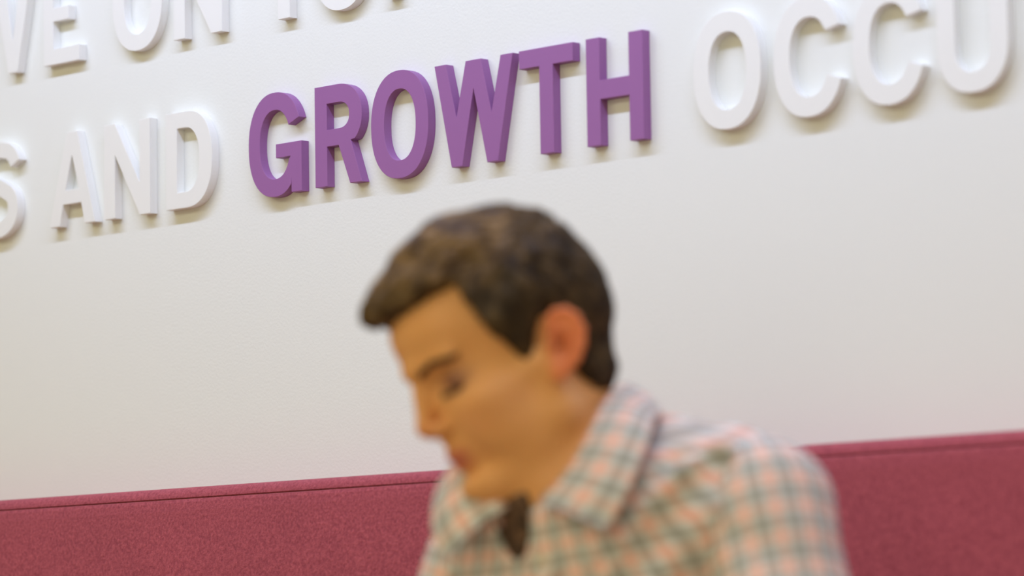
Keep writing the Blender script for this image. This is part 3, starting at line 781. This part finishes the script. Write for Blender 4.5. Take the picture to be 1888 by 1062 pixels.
# buttons down the placket
M_button = simple('pearl_button', srgb(240, 232, 215), 0.3, 0.5)
for k in range(5):
    c0 = B0+FWD*0.08-SPI*0.085*k
    tt = np.linspace(0, 0.2, 500)[:, None]; ray = (c0-FWD*tt).astype(np.float32); dv_ = shirt_sdf(ray); k0 = int(np.argmax(dv_ < 0))
    if dv_[k0] >= 0: continue
    c = ray[k0].astype(float)
    ring = [c+(LAT*math.cos(a)+SPI*math.sin(a))*0.0066 for a in np.linspace(0, 2*math.pi, 16, endpoint=False)]
    rim = [c+(LAT*math.cos(a)+SPI*math.sin(a))*0.0056+FWD*0.0030 for a in np.linspace(0, 2*math.pi, 16, endpoint=False)]
    ctr = [c+(LAT*math.cos(a)+SPI*math.sin(a))*0.0030+FWD*0.0019 for a in np.linspace(0, 2*math.pi, 16, endpoint=False)]
    Fc = [(i, (i+1) % 16, 16+(i+1) % 16, 16+i) for i in range(16)]+[(16+i, 16+(i+1) % 16, 32+(i+1) % 16, 32+i) for i in range(16)]+[tuple(range(32, 48))]
    mesh_obj('button', ring+rim+ctr, Fc, M_button, shirt, PO)

# ---- dark brown mottled piece filling the open neck
def neck_piece_sdf(w):
    d = smin(torso_sdf(w, 0.0035), cap(w, NK0, NK1, 0.0530, 0.0575), 0.02)
    d = smax(d, (w-RING0.astype(np.float32)) @ RINGN.astype(np.float32)-0.004, 0.004)
    return smax(d, ellr(w, VEE+np.array([-0.012, 0, 0.010]), (0.034, 0.060, 0.056), TR), 0.002)
axu = (np.arange(-2.34, -2.22, 0.003), np.arange(-0.90, -0.76, 0.003), np.arange(0.97, 1.13, 0.003))
UP, UF = surface_nets(grid_eval(neck_piece_sdf, axu), axu)
M_neck_piece, nt, b = principled('dark_brown_mottle')
tc = nt.nodes.new('ShaderNodeTexCoord'); no = nt.nodes.new('ShaderNodeTexNoise'); no.inputs['Scale'].default_value = 120; no.inputs['Detail'].default_value = 2
cr = nt.nodes.new('ShaderNodeValToRGB'); cr.color_ramp.elements[0].position = 0.4; cr.color_ramp.elements[1].position = 0.65
cr.color_ramp.elements[0].color = (*srgb(50, 36, 28), 1); cr.color_ramp.elements[1].color = (*srgb(124, 92, 70), 1)
nt.links.new(tc.outputs['Object'], no.inputs['Vector']); nt.links.new(no.outputs['Fac'], cr.inputs[0]); nt.links.new(cr.outputs[0], b.inputs['Base Color']); b.inputs['Roughness'].default_value = 0.9
np_mesh('neck_piece', UP, UF, M_neck_piece, man, PO)

# ---- trousers and shoes (below the frame)
M_trouser = simple('navy_trouser_cloth', (0.03, 0.035, 0.055), 0.9, 0.2, (120.0, 2.0, 0.2, 0.001)); M_shoe = simple('brown_shoe_leather', (0.09, 0.045, 0.02), 0.4, 0.5)
def trouser_sdf(w):
    d = ellr(w, HIP+SPI*0.02, (0.182, 0.143, 0.14), TR)
    for hp, kn, an in ((HPL, KNL, ANL), (HPR, KNR, ANR)):
        d = smin(d, cap(w, hp, kn, 0.090, 0.066), 0.05); d = smin(d, cap(w, kn, an, 0.064, 0.055), 0.03)
    n = np.stack([w[:, 0]*12, w[:, 1]*9, w[:, 2]*16], 1); d = d+0.004-0.003*vnoise(n, 12)
    return np.maximum(smax(d, w[:, 2]-0.685, 0.01), 0.095-w[:, 2])
axt = (np.arange(-2.50, -1.98, 0.009), np.arange(-1.0, -0.2, 0.009), np.arange(0.06, 0.78, 0.009))
TP, TF = surface_nets(grid_eval(trouser_sdf, axt), axt)
np_mesh('trousers', TP, TF, M_trouser, man, PO)
for an in (ANL, ANR):
    def shoe_sdf(w):
        d = smin(ell(w, an+(0, -0.085, -0.045), (0.050, 0.115, 0.040)), ell(w, an+(0, 0.01, -0.035), (0.046, 0.060, 0.060)), 0.03)
        d = smax(d, (w[:, 2]-an[2]-0.02), 0.01)
        return np.maximum(d, 0.001-w[:, 2])
    ax = (np.arange(an[0]-0.07, an[0]+0.07, 0.006), np.arange(an[1]-0.23, an[1]+0.10, 0.006), np.arange(-0.01, 0.13, 0.006))
    P_, F_ = surface_nets(grid_eval(shoe_sdf, ax), ax)
    np_mesh('shoe', P_, F_, M_shoe, man, PO)
